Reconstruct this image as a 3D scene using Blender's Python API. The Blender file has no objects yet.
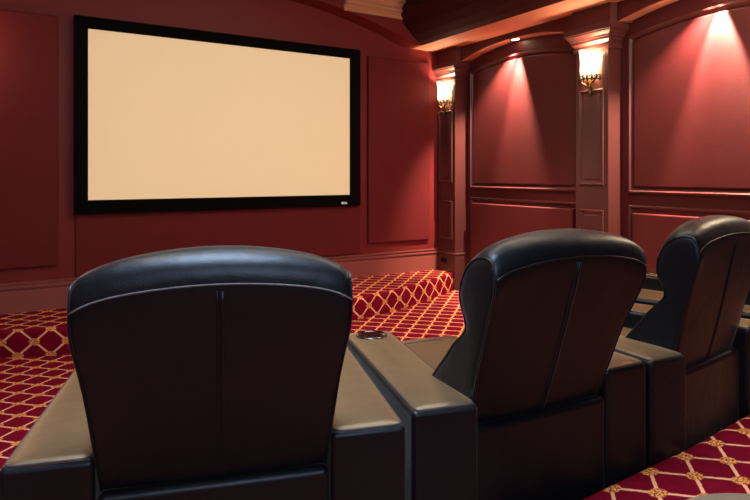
import bpy, bmesh, math, random
from math import sin, cos, pi, radians, sqrt
from mathutils import Vector, Matrix
random.seed(4)
COL = bpy.context.scene.collection
E = 1.222           # eye height above the lower floor
D = 5.2             # front wall
WX = 4.107          # right wall surface
FX = 3.947          # column face
CXR = 1.685         # room axis (screen centre)
LX = 2*CXR - WX     # left wall surface
CEIL = E + 1.78
STAGE = E - 1.04
PLAT = E - 0.947

# ------------------------------------------------------------------ helpers
def lin(r, g, b):
    f = lambda c: c/12.92 if c <= .04045 else ((c+.055)/1.055)**2.4
    return (f(r/255), f(g/255), f(b/255), 1)

class MB:
    """collects geometry for ONE mesh object"""
    def __init__(s): s.v = []; s.f = []; s.uv = {}
    def add(s, verts, faces, uvs=None):
        o = len(s.v); s.v += [tuple(v) for v in verts]
        for i, f in enumerate(faces):
            s.f.append(tuple(o+k for k in f))
        if uvs:
            for i, u in enumerate(uvs): s.uv[o+i] = u
    def box(s, x0, y0, z0, x1, y1, z1):
        v = [(x, y, z) for z in (z0, z1) for y in (y0, y1) for x in (x0, x1)]
        s.add(v, [(0,2,3,1),(4,5,7,6),(0,1,5,4),(2,6,7,3),(0,4,6,2),(1,3,7,5)])
    def loft(s, rings, closed=True, caps=True):
        n = len(rings[0]); v = [p for r in rings for p in r]; f = []
        for i in range(len(rings)-1):
            for j in range(n if closed else n-1):
                k = (j+1) % n
                f.append((i*n+j, i*n+k, (i+1)*n+k, (i+1)*n+j))
        if caps and closed:
            f.append(tuple(range(n))[::-1]); f.append(tuple((len(rings)-1)*n+j for j in range(n)))
        s.add(v, f)
    def tube(s, pts, r, n=8, closed=False):
        pts = [Vector(p) for p in pts]; m = len(pts); rings = []
        for i, p in enumerate(pts):
            a = pts[(i-1) % m] if (closed or i) else p
            b = pts[(i+1) % m] if (closed or i < m-1) else p
            t = (b-a).normalized()
            up = Vector((0,0,1)) if abs(t.z) < .9 else Vector((1,0,0))
            u = t.cross(up).normalized(); w = u.cross(t)
            rr = r[i] if isinstance(r, (list, tuple)) else r
            rings.append([p+u*rr*cos(2*pi*k/n)+w*rr*sin(2*pi*k/n) for k in range(n)])
        if closed: rings.append(rings[0])
        s.loft(rings, True, not closed)
    def lathe(s, prof, cx=0, cy=0, n=32, a0=0, a1=2*pi):
        full = abs(a1-a0-2*pi) < 1e-6; m = n if full else n+1
        rings = [[(cx+r*cos(a0+(a1-a0)*k/n), cy+r*sin(a0+(a1-a0)*k/n), z) for k in range(m)] for r, z in prof]
        s.loft(rings, full, full)
    def build(s, name, mat, parent=None, smooth=False, bevel=0, seg=2, sub=0, angle=35, loc=None):
        me = bpy.data.meshes.new(name); me.from_pydata(s.v, [], s.f)
        if s.uv:
            l = me.uv_layers.new(name='UVMap')
            for p in me.polygons:
                for li in p.loop_indices: l.data[li].uv = s.uv[me.loops[li].vertex_index]
        bm = bmesh.new(); bm.from_mesh(me)
        if not s.uv: bmesh.ops.remove_doubles(bm, verts=bm.verts, dist=1e-6)
        bmesh.ops.recalc_face_normals(bm, faces=bm.faces)
        bm.to_mesh(me); bm.free()
        me.materials.append(mat)
        o = bpy.data.objects.new(name, me); COL.objects.link(o)
        if parent: o.parent = parent
        if loc: o.location = loc
        if smooth or bevel or sub:
            for p in me.polygons: p.use_smooth = True
        if bevel:
            b = o.modifiers.new('b', 'BEVEL'); b.width = bevel; b.segments = seg; b.limit_method = 'ANGLE'; b.angle_limit = radians(angle)
            b.harden_normals = False
        if sub:
            m = o.modifiers.new('s', 'SUBSURF'); m.levels = sub; m.render_levels = sub
        if (smooth or bevel) and not sub:
            w = o.modifiers.new('w', 'WEIGHTED_NORMAL') if bevel else None
        return o

def tag(o, label=None, cat=None, group=None, kind=None):
    if label: o['label'] = label
    if cat: o['category'] = cat
    if group: o['group'] = group
    if kind: o['kind'] = kind
    return o
def empty(name, loc, rz=0):
    o = bpy.data.objects.new(name, None); COL.objects.link(o); o.location = loc; o.rotation_euler = (0,0,rz)
    o.empty_display_size = .1
    return o
def copy_tree(o, parent=None):
    c = o.copy(); COL.objects.link(c); c.parent = parent
    for ch in list(o.children): copy_tree(ch, c)
    return c
def inset(poly, d):
    """miter-inset a counter-clockwise polygon"""
    n = len(poly); out = []
    for i in range(n):
        p0, p1, p2 = (Vector(poly[(i-1) % n]), Vector(poly[i]), Vector(poly[(i+1) % n]))
        e1 = (p1-p0).normalized(); e2 = (p2-p1).normalized()
        n1 = Vector((-e1.y, e1.x)); n2 = Vector((-e2.y, e2.x))
        m = n1+n2; m = m/max(m.dot(n1), .2)
        out.append(p1+m*d)
    return out
def ringset(mb, poly, prof, fmap, cap=False, back=True):
    """rings of (inset, height) over a polygon in a wall plane"""
    rings = [[fmap(p[0], p[1], h) for p in inset(poly, d)] for d, h in prof]
    mb.loft(rings, True, False)
    if cap:
        mb.add(rings[-1], [tuple(range(len(rings[-1])))])
fr = lambda a, b, h: (a, D-h, b)           # front wall: a=X, b=Z
rt = lambda a, b, h: (WX-h, a, b)          # right wall: a=Y, b=Z
rc = lambda a, b, h: (FX-h, a, b)          # right column face
def rect(a0, b0, a1, b1): return [(a0,b0),(a1,b0),(a1,b1),(a0,b1)]
def smoothstep(a, b, x):
    t = min(1, max(0, (x-a)/(b-a))); return t*t*(3-2*t)

# ------------------------------------------------------------------ materials
def mat(name, col, rough=.5, spec=.5, metal=0, noise=0, nscale=30, bump=0, bscale=200, sheen=0, coat=0, coatr=.1):
    m = bpy.data.materials.new(name); m.use_nodes = True
    nt = m.node_tree; b = nt.nodes['Principled BSDF']
    b.inputs['Base Color'].default_value = col; b.inputs['Roughness'].default_value = rough
    b.inputs['Specular IOR Level'].default_value = spec; b.inputs['Metallic'].default_value = metal
    b.inputs['Coat Weight'].default_value = coat; b.inputs['Coat Roughness'].default_value = coatr
    if sheen:
        b.inputs['Sheen Weight'].default_value = sheen; b.inputs['Sheen Roughness'].default_value = .4
        b.inputs['Sheen Tint'].default_value = (1,.35,.3,1)
    tc = nt.nodes.new('ShaderNodeTexCoord')
    if noise:
        n = nt.nodes.new('ShaderNodeTexNoise'); n.inputs['Scale'].default_value = nscale; n.inputs['Detail'].default_value = 4
        nt.links.new(tc.outputs['Object'], n.inputs['Vector'])
        mx = nt.nodes.new('ShaderNodeMix'); mx.data_type = 'RGBA'
        k = 1-noise
        mx.inputs[6].default_value = (col[0]*k, col[1]*k, col[2]*k, 1)
        k = 1+noise
        mx.inputs[7].default_value = (min(1,col[0]*k), min(1,col[1]*k), min(1,col[2]*k), 1)
        nt.links.new(n.outputs['Fac'], mx.inputs[0]); nt.links.new(mx.outputs[2], b.inputs['Base Color'])
    if bump:
        n = nt.nodes.new('ShaderNodeTexNoise'); n.inputs['Scale'].default_value = bscale; n.inputs['Detail'].default_value = 5
        nt.links.new(tc.outputs['Object'], n.inputs['Vector'])
        bp = nt.nodes.new('ShaderNodeBump'); bp.inputs['Strength'].default_value = bump; bp.inputs['Distance'].default_value = .004
        nt.links.new(n.outputs['Fac'], bp.inputs['Height']); nt.links.new(bp.outputs['Normal'], b.inputs['Normal'])
    return m
def emis(name, col, strength):
    m = bpy.data.materials.new(name); m.use_nodes = True
    b = m.node_tree.nodes['Principled BSDF']
    b.inputs['Base Color'].default_value = col
    b.inputs['Emission Color'].default_value = col; b.inputs['Emission Strength'].default_value = strength
    b.inputs['Roughness'].default_value = .7
    return m

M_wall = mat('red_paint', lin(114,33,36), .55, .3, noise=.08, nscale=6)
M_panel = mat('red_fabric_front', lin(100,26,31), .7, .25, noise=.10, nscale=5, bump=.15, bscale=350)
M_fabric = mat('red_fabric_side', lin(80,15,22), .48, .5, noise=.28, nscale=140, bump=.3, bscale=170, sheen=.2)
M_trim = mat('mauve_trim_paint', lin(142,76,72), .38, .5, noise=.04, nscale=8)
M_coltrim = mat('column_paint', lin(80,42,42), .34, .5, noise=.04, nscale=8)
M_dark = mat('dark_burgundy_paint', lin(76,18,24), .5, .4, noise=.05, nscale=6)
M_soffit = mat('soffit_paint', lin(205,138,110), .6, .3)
M_ceil = mat('ceiling_dark', lin(40,14,14), .8, .2)
M_crown = mat('crown_paint', lin(190,142,108), .4, .5)
M_black = mat('black_velvet', (.002,.002,.002,1), .9, .1)
M_outlet = mat('outlet_black', (.008,.006,.006,1), .4, .5)
M_white = mat('logo_white', (.8,.8,.8,1), .5); 
_b = M_white.node_tree.nodes['Principled BSDF']; _b.inputs['Emission Color'].default_value = (1,1,1,1); _b.inputs['Emission Strength'].default_value = .25
M_bronze = mat('bronze', lin(92,72,48), .38, .5, metal=.8, noise=.3, nscale=60)
M_ring = mat('lamp_ring', lin(200,150,120), .35, .5)
M_taupe = mat('taupe_leather', lin(116,103,86), .5, .4, noise=.06, nscale=20, bump=.2, bscale=180)
M_wood = mat('dark_wood_feet', lin(40,24,18), .4, .5, noise=.3, nscale=25)
M_cup = mat('cup_holder_gloss', (.015,.006,.006,1), .12, .7, coat=.6)

M_back = mat('charcoal_paint', lin(26,26,32), .7, .3)
def leather(name, base, rough, bump):
    m = bpy.data.materials.new(name); m.use_nodes = True; nt = m.node_tree; b = nt.nodes['Principled BSDF']
    b.inputs['Base Color'].default_value = base; b.inputs['Specular IOR Level'].default_value = .36
    b.inputs['Specular Tint'].default_value = (.74,.86,1,1)
    b.inputs['Sheen Weight'].default_value = .16; b.inputs['Sheen Roughness'].default_value = .30; b.inputs['Sheen Tint'].default_value = (1,.93,.86,1)
    tc = nt.nodes.new('ShaderNodeTexCoord')
    n1 = nt.nodes.new('ShaderNodeTexNoise'); n1.inputs['Scale'].default_value = 260; n1.inputs['Detail'].default_value = 3
    n2 = nt.nodes.new('ShaderNodeTexNoise'); n2.inputs['Scale'].default_value = 9; n2.inputs['Detail'].default_value = 3
    n3 = nt.nodes.new('ShaderNodeTexNoise'); n3.inputs['Scale'].default_value = 5; n3.inputs['Detail'].default_value = 2
    for n in (n1, n2, n3): nt.links.new(tc.outputs['Object'], n.inputs['Vector'])
    a = nt.nodes.new('ShaderNodeMath'); a.operation = 'MULTIPLY_ADD'; a.inputs[1].default_value = .10
    nt.links.new(n1.outputs['Fac'], a.inputs[0]); nt.links.new(n2.outputs['Fac'], a.inputs[2])
    bp = nt.nodes.new('ShaderNodeBump'); bp.inputs['Strength'].default_value = bump; bp.inputs['Distance'].default_value = .012
    nt.links.new(a.outputs[0], bp.inputs['Height']); nt.links.new(bp.outputs['Normal'], b.inputs['Normal'])
    r = nt.nodes.new('ShaderNodeMapRange'); r.inputs[3].default_value = rough-.05; r.inputs[4].default_value = rough+.07
    nt.links.new(n3.outputs['Fac'], r.inputs[0]); nt.links.new(r.outputs[0], b.inputs['Roughness'])
    return m
M_leather = leather('black_leather', (.0035,.0038,.0055,1), .39, .35)
M_painted_sheen = leather('black_leather_painted_sheen', (.048,.031,.015,1), .36, .25)  # black leather; the screen's warm reflection is painted in as tan base and sheen tint
_b = M_painted_sheen.node_tree.nodes['Principled BSDF']; _b.inputs['IOR'].default_value = 2.2; _b.inputs['Sheen Weight'].default_value = 1.0; _b.inputs['Sheen Roughness'].default_value = .38; _b.inputs['Sheen Tint'].default_value = (1,.70,.36,1); _b.inputs['Specular Tint'].default_value = (1,.88,.70,1); _b.inputs['Specular IOR Level'].default_value = .5
M_piping = mat('leather_piping', (.05,.048,.05,1), .35, .7)
M_thread = mat('grey_stitching', (.11,.105,.11,1), .6, .3)

def carpet_material():
    m = bpy.data.materials.new('burgundy_lattice_carpet'); m.use_nodes = True; nt = m.node_tree; N = nt.nodes; L = nt.links
    b = N['Principled BSDF']; b.inputs['Roughness'].default_value = .95; b.inputs['Specular IOR Level'].default_value = .03
    uv = N.new('ShaderNodeUVMap'); uv.uv_map = 'UVMap'
    dn = N.new('ShaderNodeTexNoise'); dn.inputs['Scale'].default_value = 70; dn.inputs['Detail'].default_value = 2
    L.new(uv.outputs[0], dn.inputs['Vector'])
    sep = N.new('ShaderNodeSeparateXYZ'); L.new(uv.outputs[0], sep.inputs[0])
    def mth(op, x, y=None, z=None):
        n = N.new('ShaderNodeMath'); n.operation = op
        for i, q in enumerate((x, y, z)):
            if q is None: continue
            if isinstance(q, (int, float)): n.inputs[i].default_value = q
            else: L.new(q, n.inputs[i])
        return n.outputs[0]
    wob = mth('MULTIPLY_ADD', dn.outputs['Fac'], .05, -.025)
    U = mth('DIVIDE', sep.outputs[0], .19); V = mth('DIVIDE', sep.outputs[1], .18)
    a = mth('ADD', mth('ADD', mth('ADD', U, V), -15.545+.5+100), wob)
    c = mth('ADD', mth('ADD', mth('SUBTRACT', U, V), -2.634+.5+100), wob)
    da = mth('SUBTRACT', mth('FRACT', a), .5); db = mth('SUBTRACT', mth('FRACT', c), .5)
    mn = mth('MINIMUM', mth('ABSOLUTE', da), mth('ABSOLUTE', db))
    line = mth('LESS_THAN', mn, .045)
    du = mth('DIVIDE', mth('ADD', da, db), .34); dv = mth('DIVIDE', mth('SUBTRACT', da, db), .26)
    r = mth('SQRT', mth('ADD', mth('MULTIPLY', du, du), mth('MULTIPLY', dv, dv)))
    node = mth('LESS_THAN', r, 1.0)
    bgn = N.new('ShaderNodeTexNoise'); bgn.inputs['Scale'].default_value = 14; bgn.inputs['Detail'].default_value = 5
    L.new(uv.outputs[0], bgn.inputs['Vector'])
    def mix(f, A, B):
        n = N.new('ShaderNodeMix'); n.data_type = 'RGBA'
        L.new(f, n.inputs[0])
        for i, q in ((6, A), (7, B)):
            if isinstance(q, tuple): n.inputs[i].default_value = q
            else: L.new(q, n.inputs[i])
        return n.outputs[2]
    bg = mix(bgn.outputs['Fac'], lin(88,7,26), lin(136,17,47))
    gn = N.new('ShaderNodeTexNoise'); gn.inputs['Scale'].default_value = 130; gn.inputs['Detail'].default_value = 2
    L.new(uv.outputs[0], gn.inputs['Vector'])
    gold = mix(mth('GREATER_THAN', gn.outputs['Fac'], .5), lin(160,72,40), lin(240,178,106))
    c1 = mix(line, bg, lin(240,178,140))
    c2 = mix(node, c1, gold)
    L.new(c2, b.inputs['Base Color'])
    bp = N.new('ShaderNodeBump'); bp.inputs['Strength'].default_value = .4; bp.inputs['Distance'].default_value = .004
    pn = N.new('ShaderNodeTexNoise'); pn.inputs['Scale'].default_value = 400
    L.new(uv.outputs[0], pn.inputs['Vector']); L.new(pn.outputs['Fac'], bp.inputs['Height']); L.new(bp.outputs['Normal'], b.inputs['Normal'])
    return m
M_carpet = carpet_material()

# ------------------------------------------------------------------ floors
def carpet_step(name, xs, edge, z_top, z_bot, y_far, sgn, rad, label):
    """carpeted platform: top, rounded nosing, riser.  edge(x)=y of riser face; sgn=+1 top lies towards +Y"""
    mb = MB(); prof = [(y_far, None)]
    cols = []
    for x in xs:
        e = edge(x); pts = [(y_far, z_top, y_far), (e+sgn*rad, z_top, e+sgn*rad)]
        if sgn > 0 and y_far < e+rad: pts[0] = (e+rad+.001, z_top, e+rad+.001)
        vv = e+sgn*rad
        for k in range(1, 7):
            t = k/6*pi/2
            pts.append((e+sgn*rad*(1-sin(t)), z_top-rad*(1-cos(t)), vv-sgn*rad*t))
        vv = pts[-1][2]
        h = z_top-rad-z_bot
        pts.append((e, z_bot, vv-sgn*h))
        cols.append([(x, y, z, v) for y, z, v in pts])
    vb = 1.172
    n = len(cols[0]); verts = []; uvs = []; faces = []
    for c in cols:
        x, y, z, v = c[1]
        c2 = [c[0], c[1]]+[(x_, y_, z_, (vb+sgn*(v_-v) if sgn > 0 else v_)) for x_, y_, z_, v_ in c[1:]]
        for x_, y_, z_, v_ in c2: verts.append((x_,y_,z_)); uvs.append((x_, v_))
    n = len(cols[0])+1
    for i in range(len(cols)-1):
        for j in range(n-1):
            if j == 1: continue
            faces.append((i*n+j, i*n+j+1, (i+1)*n+j+1, (i+1)*n+j))
    mb.add(verts, faces, uvs)
    return tag(mb.build(name, M_carpet, smooth=True), label, 'floor', kind='structure')
mb = MB()
mb.add([(LX,1.0,0),(WX,1.0,0),(WX,D,0),(LX,D,0)], [(0,1,2,3)], [(LX,1.0),(WX,1.0),(WX,D),(LX,D)])
tag(mb.build('floor', M_carpet), 'burgundy carpet with gold lattice in front of the recliners', 'floor', kind='structure')
xs = [LX+(WX-LX)*i/80 for i in range(81)]
carpet_step('floor_stage', xs, lambda x: min(D-.1, 4.25+.13*(x-CXR)**2), STAGE, 0, D, 1, .03, 'low curved carpeted stage under the screen wall')
PE = [(-1.6,1.95),(-.9,1.72),(-.04,1.435),(.80,1.16),(1.2,1.172),(1.38,1.184),(1.54,1.192),(2.04,1.214),(2.53,1.262),(2.8,1.31),(3.4,1.46),(4.3,1.8)]
def plat_edge(x):
    for (x0,y0),(x1,y1) in zip(PE, PE[1:]):
        if x0 <= x <= x1: return y0+(y1-y0)*(x-x0)/(x1-x0)
carpet_step('floor_rear_platform', xs, plat_edge, PLAT, 0, -2.6, -1, .035, 'raised carpeted platform behind the recliner row')

# ------------------------------------------------------------------ walls and ceiling
def quad(name, pts, m, label, cat='wall'):
    mb = MB(); mb.add(pts, [(0,1,2,3)]); return tag(mb.build(name, m), label, cat, kind='structure')
def slab(name, a, b, m, label, cat='wall'):
    mb = MB(); mb.box(*a, *b); return tag(mb.build(name, m), label, cat, kind='structure')
slab('wall_front', (LX,D,0), (WX,D+.1,CEIL), M_wall, 'deep red painted wall that carries the screen')
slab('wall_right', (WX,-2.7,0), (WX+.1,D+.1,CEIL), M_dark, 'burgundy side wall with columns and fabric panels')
slab('wall_left', (LX-.1,-2.7,0), (LX,D+.1,CEIL), M_wall, 'red side wall on the left outside the picture')
slab('wall_back', (LX,-2.7,0), (WX,-2.6,CEIL), M_back, 'dark wall behind the camera')
slab('ceiling', (LX-.1,-2.7,CEIL), (WX+.1,D+.1,CEIL+.1), M_ceil, 'dark tray ceiling', 'ceiling')

# right and left soffits with a coved inner face
SZ = E+1.326
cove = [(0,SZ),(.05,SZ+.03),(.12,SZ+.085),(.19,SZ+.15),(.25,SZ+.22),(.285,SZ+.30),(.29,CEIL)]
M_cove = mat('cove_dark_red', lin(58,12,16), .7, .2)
def side_soffit(name, sgn, xin, xw, label):
    mb = MB(); prof = [(xw, SZ)] + [(xin-sgn*d, z) for d, z in cove] + [(xw, CEIL)]
    for part in (0,):
        mb.loft([[(x, y, z) for x, z in prof] for y in (-2.6, D)])
    o = mb.build(name, M_soffit)
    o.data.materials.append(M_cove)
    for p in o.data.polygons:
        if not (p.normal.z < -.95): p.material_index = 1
    return tag(o, label, 'ceiling', kind='structure')
side_soffit('ceiling_soffit_right', 1, 3.6, WX, 'warm lit soffit along the right wall')
side_soffit('ceiling_soffit_left', -1, 2*CXR-3.6, LX, 'soffit along the left wall')
# front fascia with flat arch
AR = 5.06; AC = SZ-1.326-3.40+1.326-E+E  # arch circle centre height
AC = E-3.40
YF = 5.0
def arch_z(x):
    return AC+sqrt(AR*AR-(x-CXR)**2) if abs(x-CXR) < 1.825 else SZ
mb = MB(); ax = [CXR-1.915]+[CXR-1.825+3.65*i/48 for i in range(49)]+[CXR+1.915]
v = []; f = []
for x in ax:
    z = max(SZ, arch_z(x)); v += [(x,YF,CEIL),(x,YF,z+.0),(x,D,z)]
for i in range(len(ax)-1):
    for j in (0,1): f.append((3*i+j,3*i+j+1,3*i+j+4,3*i+j+3))
mb.add(v, f)
tag(mb.build('ceiling_front_arch', M_wall), 'red arched fascia over the screen', 'ceiling', kind='structure')
# raised lip following the arch
mb = MB(); rings = []
for i in range(49):
    x = CXR-1.825+3.65*i/48; z = arch_z(x)
    rings.append([(x,YF-.001,z),(x,YF-.014,z+.002),(x,YF-.014,z+.022),(x,YF-.001,z+.028)])
mb.loft(rings); tag(mb.build('trim_1', M_wall), 'thin moulded lip along the arch above the screen', 'trim', kind='structure')
# crown on the front fascia, broken by the arch
for nm, x0, x1 in (('trim_2', 2.68, 3.42), ('trim_3', CXR*2-3.42, CXR*2-2.68)):
    prof = [(0,1.555),(.022,1.555),(.022,1.580),(.012,1.584),(.030,1.610),(.060,1.622),(.060,1.645),(.046,1.650),(.09,1.69),(.12,1.696),(.12,1.72),(.10,1.726),(.14,1.745),(.14,1.78),(0,1.78)]
    mb = MB(); mb.loft([[(x, YF-d, E+z) for d, z in prof] for x in (x0, x1)])
    tag(mb.build(nm, M_crown), 'cream lit crown moulding over the arch' if nm == 'trim_2' else 'crown moulding over the left end of the arch', 'trim', kind='structure')

# ------------------------------------------------------------------ baseboard on the front wall
prof = [(0,STAGE),(.022,STAGE),(.022,E-.875),(.014,E-.870),(.014,E-.862),(.034,E-.858),(.034,E-.846),(.016,E-.843),(.010,E-.834),(.010,E-.829),(.026,E-.826),(.026,E-.817),(0,E-.815)]
mb = MB(); mb.loft([[(x, D-d, z) for d, z in prof] for x in (LX, FX+.02)])
tag(mb.build('baseboard_front', M_trim), 'tall mauve moulded baseboard under the screen wall', 'baseboard', kind='structure')

# ------------------------------------------------------------------ front fabric panels + screen
M_frame = mat('frame_paint', lin(84,38,40), .36, .5)
def fpanel(name, poly, fmap, m, h, label, cat='wall panel', group=None):
    mb = MB(); ringset(mb, poly, [(0,.003),(0,h-.008),(.003,h-.002),(.010,h)], fmap, cap=True)
    o = mb.build(name, m, smooth=False); return tag(o, label, cat, group)
PL = lambda a: CXR*2-a
fpanel('mounted_fabric_panel', rect(.588*D, E-.136*D, .735*D, E+.229*D), fr, M_panel, .035, 'tall red fabric panel between the screen and the corner column')
fpanel('mounted_fabric_panel', rect(-.095*D, E-.136*D, .055*D, E+.233*D), fr, M_panel, .035, 'tall red fabric panel at the left edge, left of the screen')
fpanel('mounted_fabric_panel', rect(.078*D, E-.154*D, .571*D, E+.15*D), fr, M_panel, .022, 'wide dark red panel behind and below the screen')

scr = empty('projection_screen', (.324*D, D-.03, E-.061*D)); tag(scr, 'wide blank cream projection screen in a thick black frame on the front wall', 'screen')
so = scr.location
Q = .989*D
sx0, sx1, sz0, sz1 = .076*Q, .572*Q, E-.0615*Q, E+.239*Q
ix0, ix1, iz0, iz1 = .0950*Q, .5500*Q, E-.0405*Q, E+.221*Q
fs = lambda a, b, h: (a-so.x, -h, b-so.z)
mb = MB(); rings = []
outer = rect(sx0,sz0,sx1,sz1); inner = rect(ix0,iz0,ix1,iz1)
for P, h in ((outer,0),(outer,.04),(inner,.05),(inner,.02)): rings.append([fs(p[0],p[1],h) for p in P])
mb.loft(rings, True, False); sf = mb.build('screen_frame', M_black, scr); sf['label'] = 'thick black velvet frame'
M_screen = emis('screen_glow', lin(243,207,156), .61)
M_screen.node_tree.nodes['Principled BSDF'].inputs['Base Color'].default_value = (.45,.36,.26,1)
mb = MB(); mb.add([fs(p[0],p[1],.022) for p in inner], [(0,1,2,3)]); mb.build('screen_surface', M_screen, scr)
mb = MB()   # tiny white wordmark: letter-like strokes on the lower right of the frame
lx, lz, lw, lh = .5295*Q, E-.0575*Q, .0072, .019
def st(a0, b0, a1, b1):
    p = [fs(a, b, .0515) for a, b in rect(a0,b0,a1,b1)]; mb.add(p, [(0,1,2,3)])
x = lx
st(x,lz,x+lw,lz+lh); st(x,lz,x+.016,lz+.004); st(x,lz+lh-.004,x+.016,lz+lh); st(x+.013,lz,x+.018,lz+lh); x += .023
st(x,lz,x+.005,lz+lh); st(x,lz,x+.012,lz+.004); st(x,lz+.008,x+.010,lz+.011); st(x,lz+lh-.004,x+.012,lz+lh); x += .016
for _ in range(2): st(x,lz,x+.005,lz+lh); st(x,lz,x+.011,lz+.004); x += .014
mb.build('logo', M_white, scr)

# ------------------------------------------------------------------ right wall: columns, bays, frieze
COLS = [(.941*D, D), (.579*D, .639*D), (.579*D-1.877, .639*D-1.877)]
for i, (y0, y1) in enumerate(COLS):
    name = 'column'
    r = empty(name, ((FX+WX)/2, (y0+y1)/2, 0)); ro = r.location
    lab = ['mauve panelled column in the corner beside the screen wall', 'mauve panelled column between the two lit fabric bays', 'mauve panelled column beyond the right edge of the picture'][i]
    tag(r, lab, 'column', kind='structure')
    T = lambda p: (p[0]-ro.x, p[1]-ro.y, p[2]-ro.z)
    def hr(pr, z):   # rectangle ring grown by pr
        ya, yb = y0-pr, (y1+pr if i else y1-.001)
        return [T(q) for q in ((FX-pr,ya,z),(WX-.001,ya,z),(WX-.001,yb,z),(FX-pr,yb,z))]
    mb = MB(); mb.loft([hr(0,.2), hr(0,E+1.02)]); mb.build('shaft', M_coltrim, r)
    mb = MB(); mb.loft([hr(p, E+z) for p, z in [(0,.985),(.014,.985),(.014,1.012),(.006,1.014),(.010,1.03),(.026,1.05),(.026,1.068),(.034,1.07),(.038,1.085),(.058,1.11),(.058,1.118),(.070,1.12),(.070,1.17)]])
    mb.build('capital', M_coltrim, r)
    mb = MB(); mb.loft([hr(p, z) for p, z in [(.016,.0),(.016,E-.872),(.011,E-.866),(.011,E-.858),(.020,E-.853),(.020,E-.845),(.012,E-.836),(.005,E-.826),(.009,E-.822),(.009,E-.814),(0,E-.812)]])
    mb.build('plinth', M_coltrim, r)
    for (za, zb) in ((E-.095, E+.672), (E-.70, E-.285)):
        P = rect(y0+.037, za, y1-.037, zb)
        mb = MB(); ringset(mb, P, [(0,0),(.003,.010),(.010,.014),(.016,.010),(.024,.004),(.030,.002)], lambda a,b,h: T(rc(a,b,h)), cap=False)
        ringset(mb, inset(P,.030), [(0,.002),(.014,.002),(.022,.008)], lambda a,b,h: T(rc(a,b,h)), cap=True)
        mb.build('inset_panel', M_coltrim, r)

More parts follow.
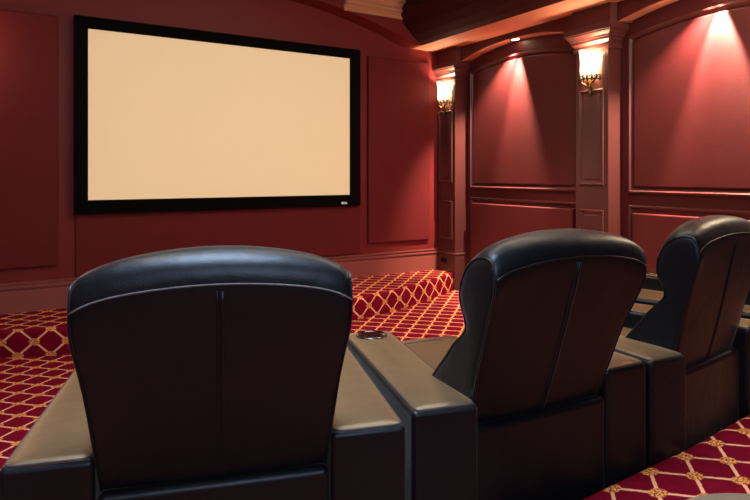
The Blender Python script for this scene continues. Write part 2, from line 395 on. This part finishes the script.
# frieze block above each capital + arched fascia between
def arch_poly(ya, yb, zb, ze, rise, n=24):
    c = []
    for k in range(n+1):
        t = 1-2*k/n; y = (ya+yb)/2+(yb-ya)/2*t
        c.append((y, ze+rise*(1-t*t)))
    return [(ya,zb),(yb,zb)]+c
ti = 4
BAYS = [(COLS[1][1], COLS[0][0]), (COLS[2][1], COLS[1][0])]
for i, (y0, y1) in enumerate(COLS):
    mb = MB(); y1b = y1+.03 if i else y1
    pr = [(FX-.012, y0-.03), (FX-.012, y1b), (WX, y1b+(.1 if i else 0)), (WX, y0-.1)]
    mb.loft([[(x,y,z) for x,y in pr] for z in (E+1.171, SZ)])
    tag(mb.build('trim_%d' % ti, M_dark), ['dark frieze block above the corner column', 'dark frieze block above the column between the bays', 'dark frieze block above the column out of the picture'][i], 'trim', kind='structure'); ti += 1
LIPX = 3.985
for i, (ya, yb) in enumerate(BAYS):
    # arched header: front face, curved underside
    mb = MB(); n = 32; v = []; f = []
    for k in range(n+1):
        t = -1+2*k/n; y = (ya+yb)/2+(yb-ya)/2*t
        z = E+1.165+.105*(1-t*t)
        v += [(LIPX,y,SZ),(LIPX,y,z+.006),(LIPX+.006,y,z),(WX,y,z)]
    for k in range(n):
        for j in range(3): f.append((4*k+j,4*k+j+1,4*k+j+5,4*k+j+4))
    mb.add(v, f)
    o = mb.build('trim_%d' % ti, M_dark); ti += 1
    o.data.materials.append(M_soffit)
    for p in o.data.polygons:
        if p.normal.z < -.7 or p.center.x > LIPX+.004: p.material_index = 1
    tag(o, ['arched header over the far fabric bay', 'arched header over the near fabric bay'][i], 'trim', kind='structure')
    # upper framed fabric panel with arched top
    a, b = ya+.07, yb-.07
    P = arch_poly(a, b, E-.155, E+1.065, .085)
    mb = MB(); ringset(mb, P, [(0,0),(0,.016),(.006,.024),(.018,.026),(.026,.018),(.034,.014),(.040,.006),(.044,0)], rt)
    tag(mb.build('trim_%d' % ti, M_frame), ['arch topped moulding frame of the far upper bay', 'arch topped moulding frame of the near upper bay'][i], 'trim', kind='structure'); ti += 1
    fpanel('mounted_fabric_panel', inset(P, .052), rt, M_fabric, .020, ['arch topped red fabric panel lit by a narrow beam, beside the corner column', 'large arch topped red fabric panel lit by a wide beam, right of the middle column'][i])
    P = rect(a, .16, b, E-.245)
    mb = MB(); ringset(mb, P, [(0,0),(0,.012),(.006,.018),(.016,.018),(.024,.010),(.030,0)], rt)
    tag(mb.build('trim_%d' % ti, M_frame), ['moulding frame of the far lower panel', 'moulding frame of the near lower panel'][i], 'trim', kind='structure'); ti += 1
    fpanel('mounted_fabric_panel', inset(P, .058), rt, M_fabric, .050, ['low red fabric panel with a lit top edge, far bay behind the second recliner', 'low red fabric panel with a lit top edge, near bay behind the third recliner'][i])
    # recessed downlight in the arched underside
    yc = (ya+yb)/2; zc = E+1.27
    dl = empty('downlight', (4.040, yc, zc)); dl.scale = (1.1,1.5,1); tag(dl, ['small round downlight glowing above the far fabric bay', 'small round downlight glowing above the near fabric bay at the top right'][i], 'ceiling light', 'downlights over the fabric bays')
    mb = MB(); mb.lathe([(.034,-.001),(.046,-.001),(.046,-.006),(.034,-.008),(.030,-.004)], n=24); mb.build('trim_ring', M_ring, dl, smooth=True)
    mb = MB(); mb.lathe([(.033,-.002),(.022,-.005),(.001,-.006)], n=24); mb.build('bulb', emis('downlight_bulb', (1,.82,.55,1), 30), dl, smooth=True)
    ld = bpy.data.lights.new('bay_spot', 'SPOT'); ld.energy = [1300, 1300][i]; ld.color = (1,.74,.50); ld.spot_size = radians([38, 44][i]); ld.spot_blend = [1.0, .6][i]; ld.shadow_soft_size = .012
    lo = bpy.data.objects.new('bay_spot_light', ld); COL.objects.link(lo); lo.location = (4.035, yc, zc-.03)
    lo.rotation_euler = Vector((0.035, 0, -1)).to_track_quat('-Z','Y').to_euler()
    ld2 = ld.copy(); ld2.energy = [620, 560][i]; ld2.spot_size = radians(52); ld2.spot_blend = 1
    l2 = bpy.data.objects.new('bay_spill_light', ld2); COL.objects.link(l2); l2.location = (4.03, yc, zc-.03); l2.rotation_euler = Vector(([.10,.01][i], yb-yc-.05, -1.35)).to_track_quat('-Z','Y').to_euler()

def point(name, loc, e, col, rad):
    l = bpy.data.lights.new(name, 'POINT'); l.energy = e; l.color = col; l.shadow_soft_size = rad
    o = bpy.data.objects.new(name, l); COL.objects.link(o); o.location = loc; return o
# ------------------------------------------------------------------ sconces
M_shade = emis('sconce_glass', (1,.76,.42,1), 2)
_n = M_shade.node_tree; _t = _n.nodes.new('ShaderNodeTexCoord'); _v = _n.nodes.new('ShaderNodeVectorMath'); _v.operation = 'DISTANCE'; _v.inputs[1].default_value = (.12,0,.02)
_n.links.new(_t.outputs['Object'], _v.inputs[0]); _r = _n.nodes.new('ShaderNodeMapRange'); _r.inputs[1].default_value = .03; _r.inputs[2].default_value = .17; _r.inputs[3].default_value = 6; _r.inputs[4].default_value = 1.0
_n.links.new(_v.outputs['Value'], _r.inputs[0]); _n.links.new(_r.outputs[0], _n.nodes['Principled BSDF'].inputs['Emission Strength'])
def make_sconce():
    r = empty('wall_sconce', (0,0,0))      # local: +X points away from the column (world -X after turn), origin on the column face
    # half-round flared glass shade with slanted rim
    mb = MB(); n = 20; rings = []
    for z, rad, dep in ((-.115,.082,.075),(-.09,.094,.088),(-.04,.098,.094),(.02,.095,.090),(.07,.098,.092),(.115,.108,.10)):
        ring = []
        for k in range(n+1):
            a = -pi/2+pi*k/n
            zz = z+(.0 if z < .1 else .012*cos(2*a)-.020*sin(a))
            ring.append((dep*cos(a)+.012, rad*sin(a), zz))
        rings.append(ring)
    mb.loft(rings, False, False); s = mb.build('shade', M_shade, r, smooth=True); s['label'] = 'glowing cream glass shade'
    mb = MB(); mb.box(0,-.03,-.24,.012,.03,-.08); mb.build('backplate', M_bronze, r, bevel=.006)
    # leafy scroll band round the bottom of the glass
    mb = MB()
    for k in range(9):
        a = -pi/2*.95+pi*.95*k/8
        c = Vector((.092*cos(a)+.012, .100*sin(a), -.108)); t = Vector((-sin(a), cos(a), 0)); o = Vector((cos(a), sin(a), 0))
        pts = []; rr = []
        for q in range(9):
            th = q/8*1.6*pi; w = .022*(1-q/8*.65)
            pts.append(c+t*(w*cos(th)*(1 if k % 2 else -1))+Vector((0,0,w*sin(th)+.004))+o*.004*q/8); rr.append(.0055*(1-q/8*.5))
        mb.tube(pts, rr, 6)
        lf = [c+t*d+Vector((0,0,h))+o*e for d,h,e in ((0,-.035,.0),(.014,-.01,.006),(0,.026,.012),(-.014,-.01,.006))]
        mb.add(lf+[p+o*.004 for p in lf], [(0,1,2,3),(7,6,5,4),(0,4,5,1),(1,5,6,2),(2,6,7,3),(3,7,4,0)])
    ring = [(.092*cos(-pi/2+pi*k/20)+.012, .100*sin(-pi/2+pi*k/20), -.118) for k in range(21)]
    mb.tube(ring, .007, 6)
    mb.build('leaf_band', M_bronze, r, smooth=True)
    mb = MB()
    for sy in (-1, 0, 1):
        mb.tube([(.05*(1-abs(sy)*.3)+.02, sy*.085, -.118),(.06, sy*.06,-.145),(.045,sy*.03,-.165),(.03,0,-.185)], [.008,.008,.008,.009], 6)
    mb.build('bracket', M_bronze, r, smooth=True)
    mb = MB(); mb.lathe([(.001,-.262),(.010,-.25),(.012,-.24),(.016,-.22),(.008,-.205),(.018,-.19),(.020,-.175),(.006,-.165)], cx=.028, n=14)
    mb.build('finial', M_bronze, r, smooth=True)
    return r
sc = make_sconce()
for i, (y0, y1) in enumerate(COLS[:2]):
    o = sc if i == 0 else copy_tree(sc)
    o.location = (FX, (y0+y1)/2, E+.862); o.scale = (.88,.84,.95); o.rotation_euler = (0,0,pi)
    point('sconce_bulb_light', (FX-.05, (y0+y1)/2, E+.93), 15, (1,.74,.48), .03)
    tag(o, ['small glowing glass and bronze sconce on the corner column beside the screen wall', 'glowing glass and bronze sconce on the column between the lit fabric bays'][i], 'wall light', 'bronze wall sconces on the columns')

# outlet on the corner column base
y0, y1 = COLS[0]
t = empty('wall_outlet', (FX-.016, y0+.165, E-.925)); tag(t, 'small dark outlet plate low on the corner column', 'outlet')
mb = MB(); mb.box(-.006,-.05,-.032,0,.05,.032); mb.build('plate', M_outlet, t, bevel=.002)
mb = MB(); mb.box(-.009,-.034,-.018,-.005,-.008,.018); mb.box(-.009,.008,-.018,-.005,.034,.018); mb.build('socket', M_black, t)

# ------------------------------------------------------------------ recliners
W = .902; AW = .190; HW = W/2
def catmull(pts, n=4):
    out = []; m = len(pts)
    for i in range(m):
        p0, p1, p2, p3 = (Vector(pts[(i+k) % m]) for k in (-1,0,1,2))
        for q in range(n):
            t = q/n
            out.append(.5*((2*p1)+(-p0+p2)*t+(2*p0-5*p1+4*p2-p3)*t*t+(-p0+3*p1-3*p2+p3)*t**3))
    return out
BP = [(0.062,0.360),(0.048,0.450),(-0.012,0.600),(-0.066,0.760),(-0.112,0.908),(-0.132,0.973),(-0.132,1.020),(-0.110,1.050),(-0.068,1.064),(-0.022,1.057),(0.016,1.030),(0.042,0.988),(0.052,0.938),(0.048,0.888),(0.038,0.843),(0.040,0.800),(0.068,0.755),(0.125,0.690),(0.190,0.625),(0.240,0.560),(0.262,0.470),(0.255,0.380),(0.160,0.350)]
def rear_y(z):
    R = BP[:7]
    for (ya,za),(yb,zb) in zip(R, R[1:]):
        if za <= z <= zb: return ya+(yb-ya)*(z-za)/(zb-za)
    return R[-1][0]
def hw(z): return .252+.036*min(1,max(0,(z-.46)/.47))
def back_pt(y, z, s, e=0):
    rear = 1-smoothstep(-.02,.06,y-rear_y(min(z,1.01)))
    x = s*hw(z)
    zz = z-(.045*abs(s)**2+.018*abs(s)**9)*smoothstep(.74,1.0,z)
    yy = y+.012*s*s*rear*smoothstep(.4,.6,z)-(.022*s*s if z > .80 else .022*s*s*smoothstep(.72,.80,z))*(1-rear)
    return (x, yy, zz)
def make_recliner():
    r = empty('recliner', (0,0,0))
    # backrest ------------------------------------------------
    P = catmull(BP, 3); n = len(P)
    nor = []
    for i in range(n):
        t = (P[(i+1) % n]-P[(i-1) % n]).normalized(); nor.append(Vector((-t.y, t.x)))
    ctr = sum(P, Vector((0,0)))/n
    sg = 1 if nor[0].dot(ctr-P[0]) > 0 else -1
    S = [(-1,.030),(-.993,.014),(-.978,.005),(-.95,0)]+[(-.9+1.8*k/20,0) for k in range(21)]+[(.95,0),(.978,.005),(.993,.014),(1,.030)]
    mb = MB(); rings = []
    for s, e in S:
        rings.append([back_pt(P[i].x+sg*nor[i].x*e, P[i].y+sg*nor[i].y*e, s) for i in range(n)])
    mb.loft(rings)
    back = mb.build('backrest', M_leather, r, smooth=True, loc=(0,.0,0))
    mb = MB(); zs = .993
    pts = []
    for k in range(41):
        t = -.985+1.97*k/40
        p = back_pt(rear_y(zs), zs, t); pts.append((p[0], p[1]-.002, p[2]+.012*t*t))
    mb.tube(pts, .0024, 6)
    pp = mb.build('piping', M_thread, back, smooth=True); pp['label'] = 'thin grey seam along the back'
    for sd in (-1, 1):
        mb = MB(); e = .006; s = sd*.984
        mb.tube([back_pt(P[i].x+sg*nor[i].x*e*.6, P[i].y+sg*nor[i].y*e*.6, s) for i in range(n)], .0030, 6, closed=True)
        mb.build('side_welt', M_leather, back, smooth=True)
    mb = MB(); pts = []; pts2 = []
    for k in range(17):
        z = .47+(.98-.47)*k/16; yb = rear_y(z)
        pts.append((.009, yb+.0025, z)); pts2.append((-.002, yb-.0005, z))
    mb.tube(pts, .007, 8); mb.tube(pts2, .0025, 6)
    mb.build('centre_seam', M_leather, back, smooth=True)
    # rear panel ------------------------------------------------
    mb = MB(); x1 = HW-AW-.002
    mb.box(-x1,-.002,.035,x1,.040,.520); mb.build('rear_panel', M_leather, r, bevel=.019, seg=5)
    # base ------------------------------------------------
    mb = MB(); mb.box(-.20,.03,0,.20,.80,.06); mb.build('plinth', M_leather, r, bevel=.008)
    # seat ------------------------------------------------
    mb = MB(); x1 = HW-AW-.004
    rings = []
    for y, zt, zb in ((.20,.48,.20),(.30,.515,.19),(.50,.525,.19),(.70,.528,.19),(.80,.522,.19),(.850,.498,.19),(.872,.44,.19)):
        rings.append([(-x1,y,zb),(x1,y,zb),(x1,y,zt-.02),(x1*.92,y,zt-.003),(x1*.5,y,zt+.006),(0,y,zt+.009),(-x1*.5,y,zt+.006),(-x1*.92,y,zt-.003),(-x1,y,zt-.02)])
    mb.loft(rings); seat = mb.build('seat', M_painted_sheen, r, smooth=True, angle=60)
    mb = MB(); mb.tube([(-x1*.97,.745,.512),(-x1*.5,.745,.532),(0,.745,.535),(x1*.5,.745,.532),(x1*.97,.745,.512)], .003, 6); mb.build('piping', M_piping, seat, smooth=True)
    # footrest panel ------------------------------------------------
    mb = MB(); mb.box(-x1,.84,.06,x1,.885,.42); mb.build('footrest', M_leather, r, bevel=.016, seg=3)
    # arms ------------------------------------------------
    for sd in (-1, 1):
        xa, xb = (0, AW) if sd < 0 else (-AW, 0)
        mb = MB(); mb.box(xa,0,.03,xb,.79,.600)
        arm = mb.build('armrest', M_leather, r, bevel=.016, seg=4, loc=(sd*HW,0,0))
        mb = MB(); c = rect(xa-.003,-.004,xb+.003,.795)
        rings = []
        for d, z in ((.013,.594),(.010,.599),(.016,.603),(.035,.606),(.07,.608)):
            q = inset(c, d)
            # round the four corners
            ring = []
            for i in range(4):
                p0, p1, p2 = q[i-1], q[i], q[(i+1) % 4]
                rad = .022
                a = p1+(p0-p1).normalized()*rad; b = p1+(p2-p1).normalized()*rad
                for k in range(4):
                    t = k/3; ring.append((*((1-t)**2*a+2*t*(1-t)*p1+t*t*b), z))
            rings.append(ring)
        mb.loft(rings); mb.build('arm_pad', M_painted_sheen, arm, smooth=True)
        mb = MB(); q = inset(c, .013); ring = []
        for i in range(4):
            p0, p1, p2 = q[i-1], q[i], q[(i+1) % 4]; rad = .022
            a = p1+(p0-p1).normalized()*rad; b = p1+(p2-p1).normalized()*rad
            for k in range(4):
                t = k/3; ring.append((*((1-t)**2*a+2*t*(1-t)*p1+t*t*b), .6005))
        mb.tube(ring, .0030, 6, closed=True); mb.build('piping', M_piping, arm, smooth=True)
        mb = MB(); xm = (xa+xb)/2; mb.lathe([(.060,.600),(.060,.609),(.056,.613),(.050,.613),(.047,.610),(.040,.609),(.001,.609)], xm, .715, 28)
        ch = mb.build('cup_holder', M_cup, arm, smooth=True); ch['label'] = 'round glossy cup holder'
    return r
rec = make_recliner()
#           rear-left corner, angle, left arm turn, right arm turn
CH = [((-.034,1.476), -16.8, 0, 0, 'black leather recliner at the left end of the row, largest and closest'),
      ((.885,1.270), -3.8, -11, 0, 'second black leather recliner from the left, between two shared armrests'),
      ((1.796,1.204), 6.6, -12, 10, 'third black leather recliner from the left, with a brown sheen on its back'),
      ((2.80,1.365), 17, 0, 0, 'fourth black leather recliner, mostly hidden behind the third, only an armrest showing')]
DARKSEAM = [g for b_ in rec.children if b_.name.startswith('backrest') for g in b_.children if g.name.startswith('piping')][0].data.copy()
DARKSEAM.materials.clear(); DARKSEAM.materials.append(M_leather)
for i, (p, a, dl_, dr_, lab) in enumerate(CH):
    o = rec if i == 0 else copy_tree(rec)
    th = radians(a)
    o.location = (p[0]+HW*cos(th), p[1]+HW*sin(th), 0); o.rotation_euler = (0,0,th)
    tag(o, lab, 'recliner', 'row of black leather theatre recliners')
    for ch in o.children:
        if ch.name.startswith('armrest'):
            ch.rotation_euler = (0,0,radians(dl_ if ch.location.x < 0 else dr_))
        if i == 1 and ch.name.startswith('armrest') and ch.location.x > 0: ch.scale = (1,.88,1)
        if i == 2 and ch.name.startswith('armrest') and ch.location.x < 0: ch.scale = (.94,1,1)
        if i and ch.name.startswith('backrest'):
            for g in ch.children:
                if g.name.startswith('piping'):      # their seams are black like the leather
                    g.data = DARKSEAM; g['label'] = 'thin black seam along the back'
        if i == 2 and ch.name.startswith('backrest'):   # this back sits more upright
            R = Matrix.Rotation(radians(-6), 4, 'X'); pv = Vector((0,-.02,.60))
            ch.rotation_euler = (radians(-6),0,0); ch.location = pv-(R @ pv)+Vector((0,.010,0))

# ------------------------------------------------------------------ round ottoman near the camera
ot = empty('ottoman', (.975,.41,PLAT)); tag(ot, 'round taupe ottoman on the rear carpet, only its rim showing at the lower right', 'ottoman')
mb = MB(); h = .398
mb.lathe([(.001,.05),(.19,.05),(.203,.07),(.207,.2),(.207,.33),(.202,.365),(.186,.387),(.12,h-.004),(.001,h)], n=48); cu = mb.build('cushion', M_taupe, ot, smooth=True)
mb = MB(); mb.tube([(.204*cos(2*pi*k/48),.204*sin(2*pi*k/48),.362) for k in range(48)], .004, 6, closed=True); mb.build('piping', M_taupe, cu, smooth=True)
for k in range(4):
    a = pi/4+k*pi/2; mb = MB(); mb.lathe([(.012,0),(.016,.05)], .12*cos(a), .12*sin(a), 12); mb.build('leg', M_wood, ot)

# ------------------------------------------------------------------ lights
def area(name, loc, tgt, size, energy, col, sy=None):
    l = bpy.data.lights.new(name, 'AREA'); l.energy = energy; l.color = col; l.size = size
    if sy: l.shape = 'RECTANGLE'; l.size_y = sy
    o = bpy.data.objects.new(name, l); COL.objects.link(o); o.location = loc
    o.rotation_euler = (Vector(tgt)-Vector(loc)).to_track_quat('-Z','Y').to_euler(); return o
def spot(name, loc, tgt, energy, col, ang, blend=.6, rad=.05):
    l = bpy.data.lights.new(name, 'SPOT'); l.energy = energy; l.color = col; l.spot_size = radians(ang); l.spot_blend = blend; l.shadow_soft_size = rad
    o = bpy.data.objects.new(name, l); COL.objects.link(o); o.location = loc
    o.rotation_euler = (Vector(tgt)-Vector(loc)).to_track_quat('-Z','Y').to_euler(); return o
area('ceiling_wash_light', (1.7,2.9,CEIL-.03), (1.6,3.9,0), 1.8, 46, (1,.80,.62), 1.2)
area('rear_cool_light', (.25,1.25,CEIL-.05), (.25,1.25,0), 1.0, 62, (.66,.80,1.0), 1.3).data.spread = radians(110)
area('rear_fill_light', (-.1,-1.6,2.3), (.9,1.3,.6), 1.2, 46, (.72,.84,1.0), .8)
area('seat_warm_light', (2.5,1.75,CEIL-.05), (2.5,1.75,0), .6, 24, (1,.76,.50), 1.7)
spot('rear_warm_light', (2.8,.6,CEIL-.05), (2.5,.75,0), 36, (1,.78,.62), 58, .8, .15)
area('near_seat_warm_light', (-.05,2.5,CEIL-.05), (-.05,2.5,0), .7, 34, (1,.80,.54), .9)
spot('aisle_spot_light', (3.0,3.5,CEIL-.05), (3.1,3.6,0), 250, (1,.74,.54), 70)
spot('left_aisle_spot_light', (-.1,3.2,CEIL-.05), (-.1,3.4,0), 260, (1,.78,.58), 80)
point('left_sconce_light', (2*CXR-FX+.12, 5.05, E+.9), 13, (1,.7,.45), .06)

w = bpy.data.worlds.new('World'); bpy.context.scene.world = w; w.use_nodes = True
w.node_tree.nodes['Background'].inputs[0].default_value = (.02,.012,.01,1)

point('right_sconce_light', (FX-.14, COLS[2][1]-.155, E+.88), 62, (1,.78,.50), .18)
# ------------------------------------------------------------------ camera
cam = bpy.data.cameras.new('Camera'); co = bpy.data.objects.new('Camera', cam); COL.objects.link(co)
co.location = (0,0,E); co.rotation_euler = (pi/2, 0, -radians(31.227))
cam.sensor_width = 36; cam.lens = 594.1/750*36; cam.shift_y = -(250-173.64)/750; cam.clip_start = .02
bpy.context.scene.camera = co
sc_ = bpy.context.scene
sc_.view_settings.view_transform = 'Standard'; sc_.view_settings.look = 'None'; sc_.view_settings.exposure = 0
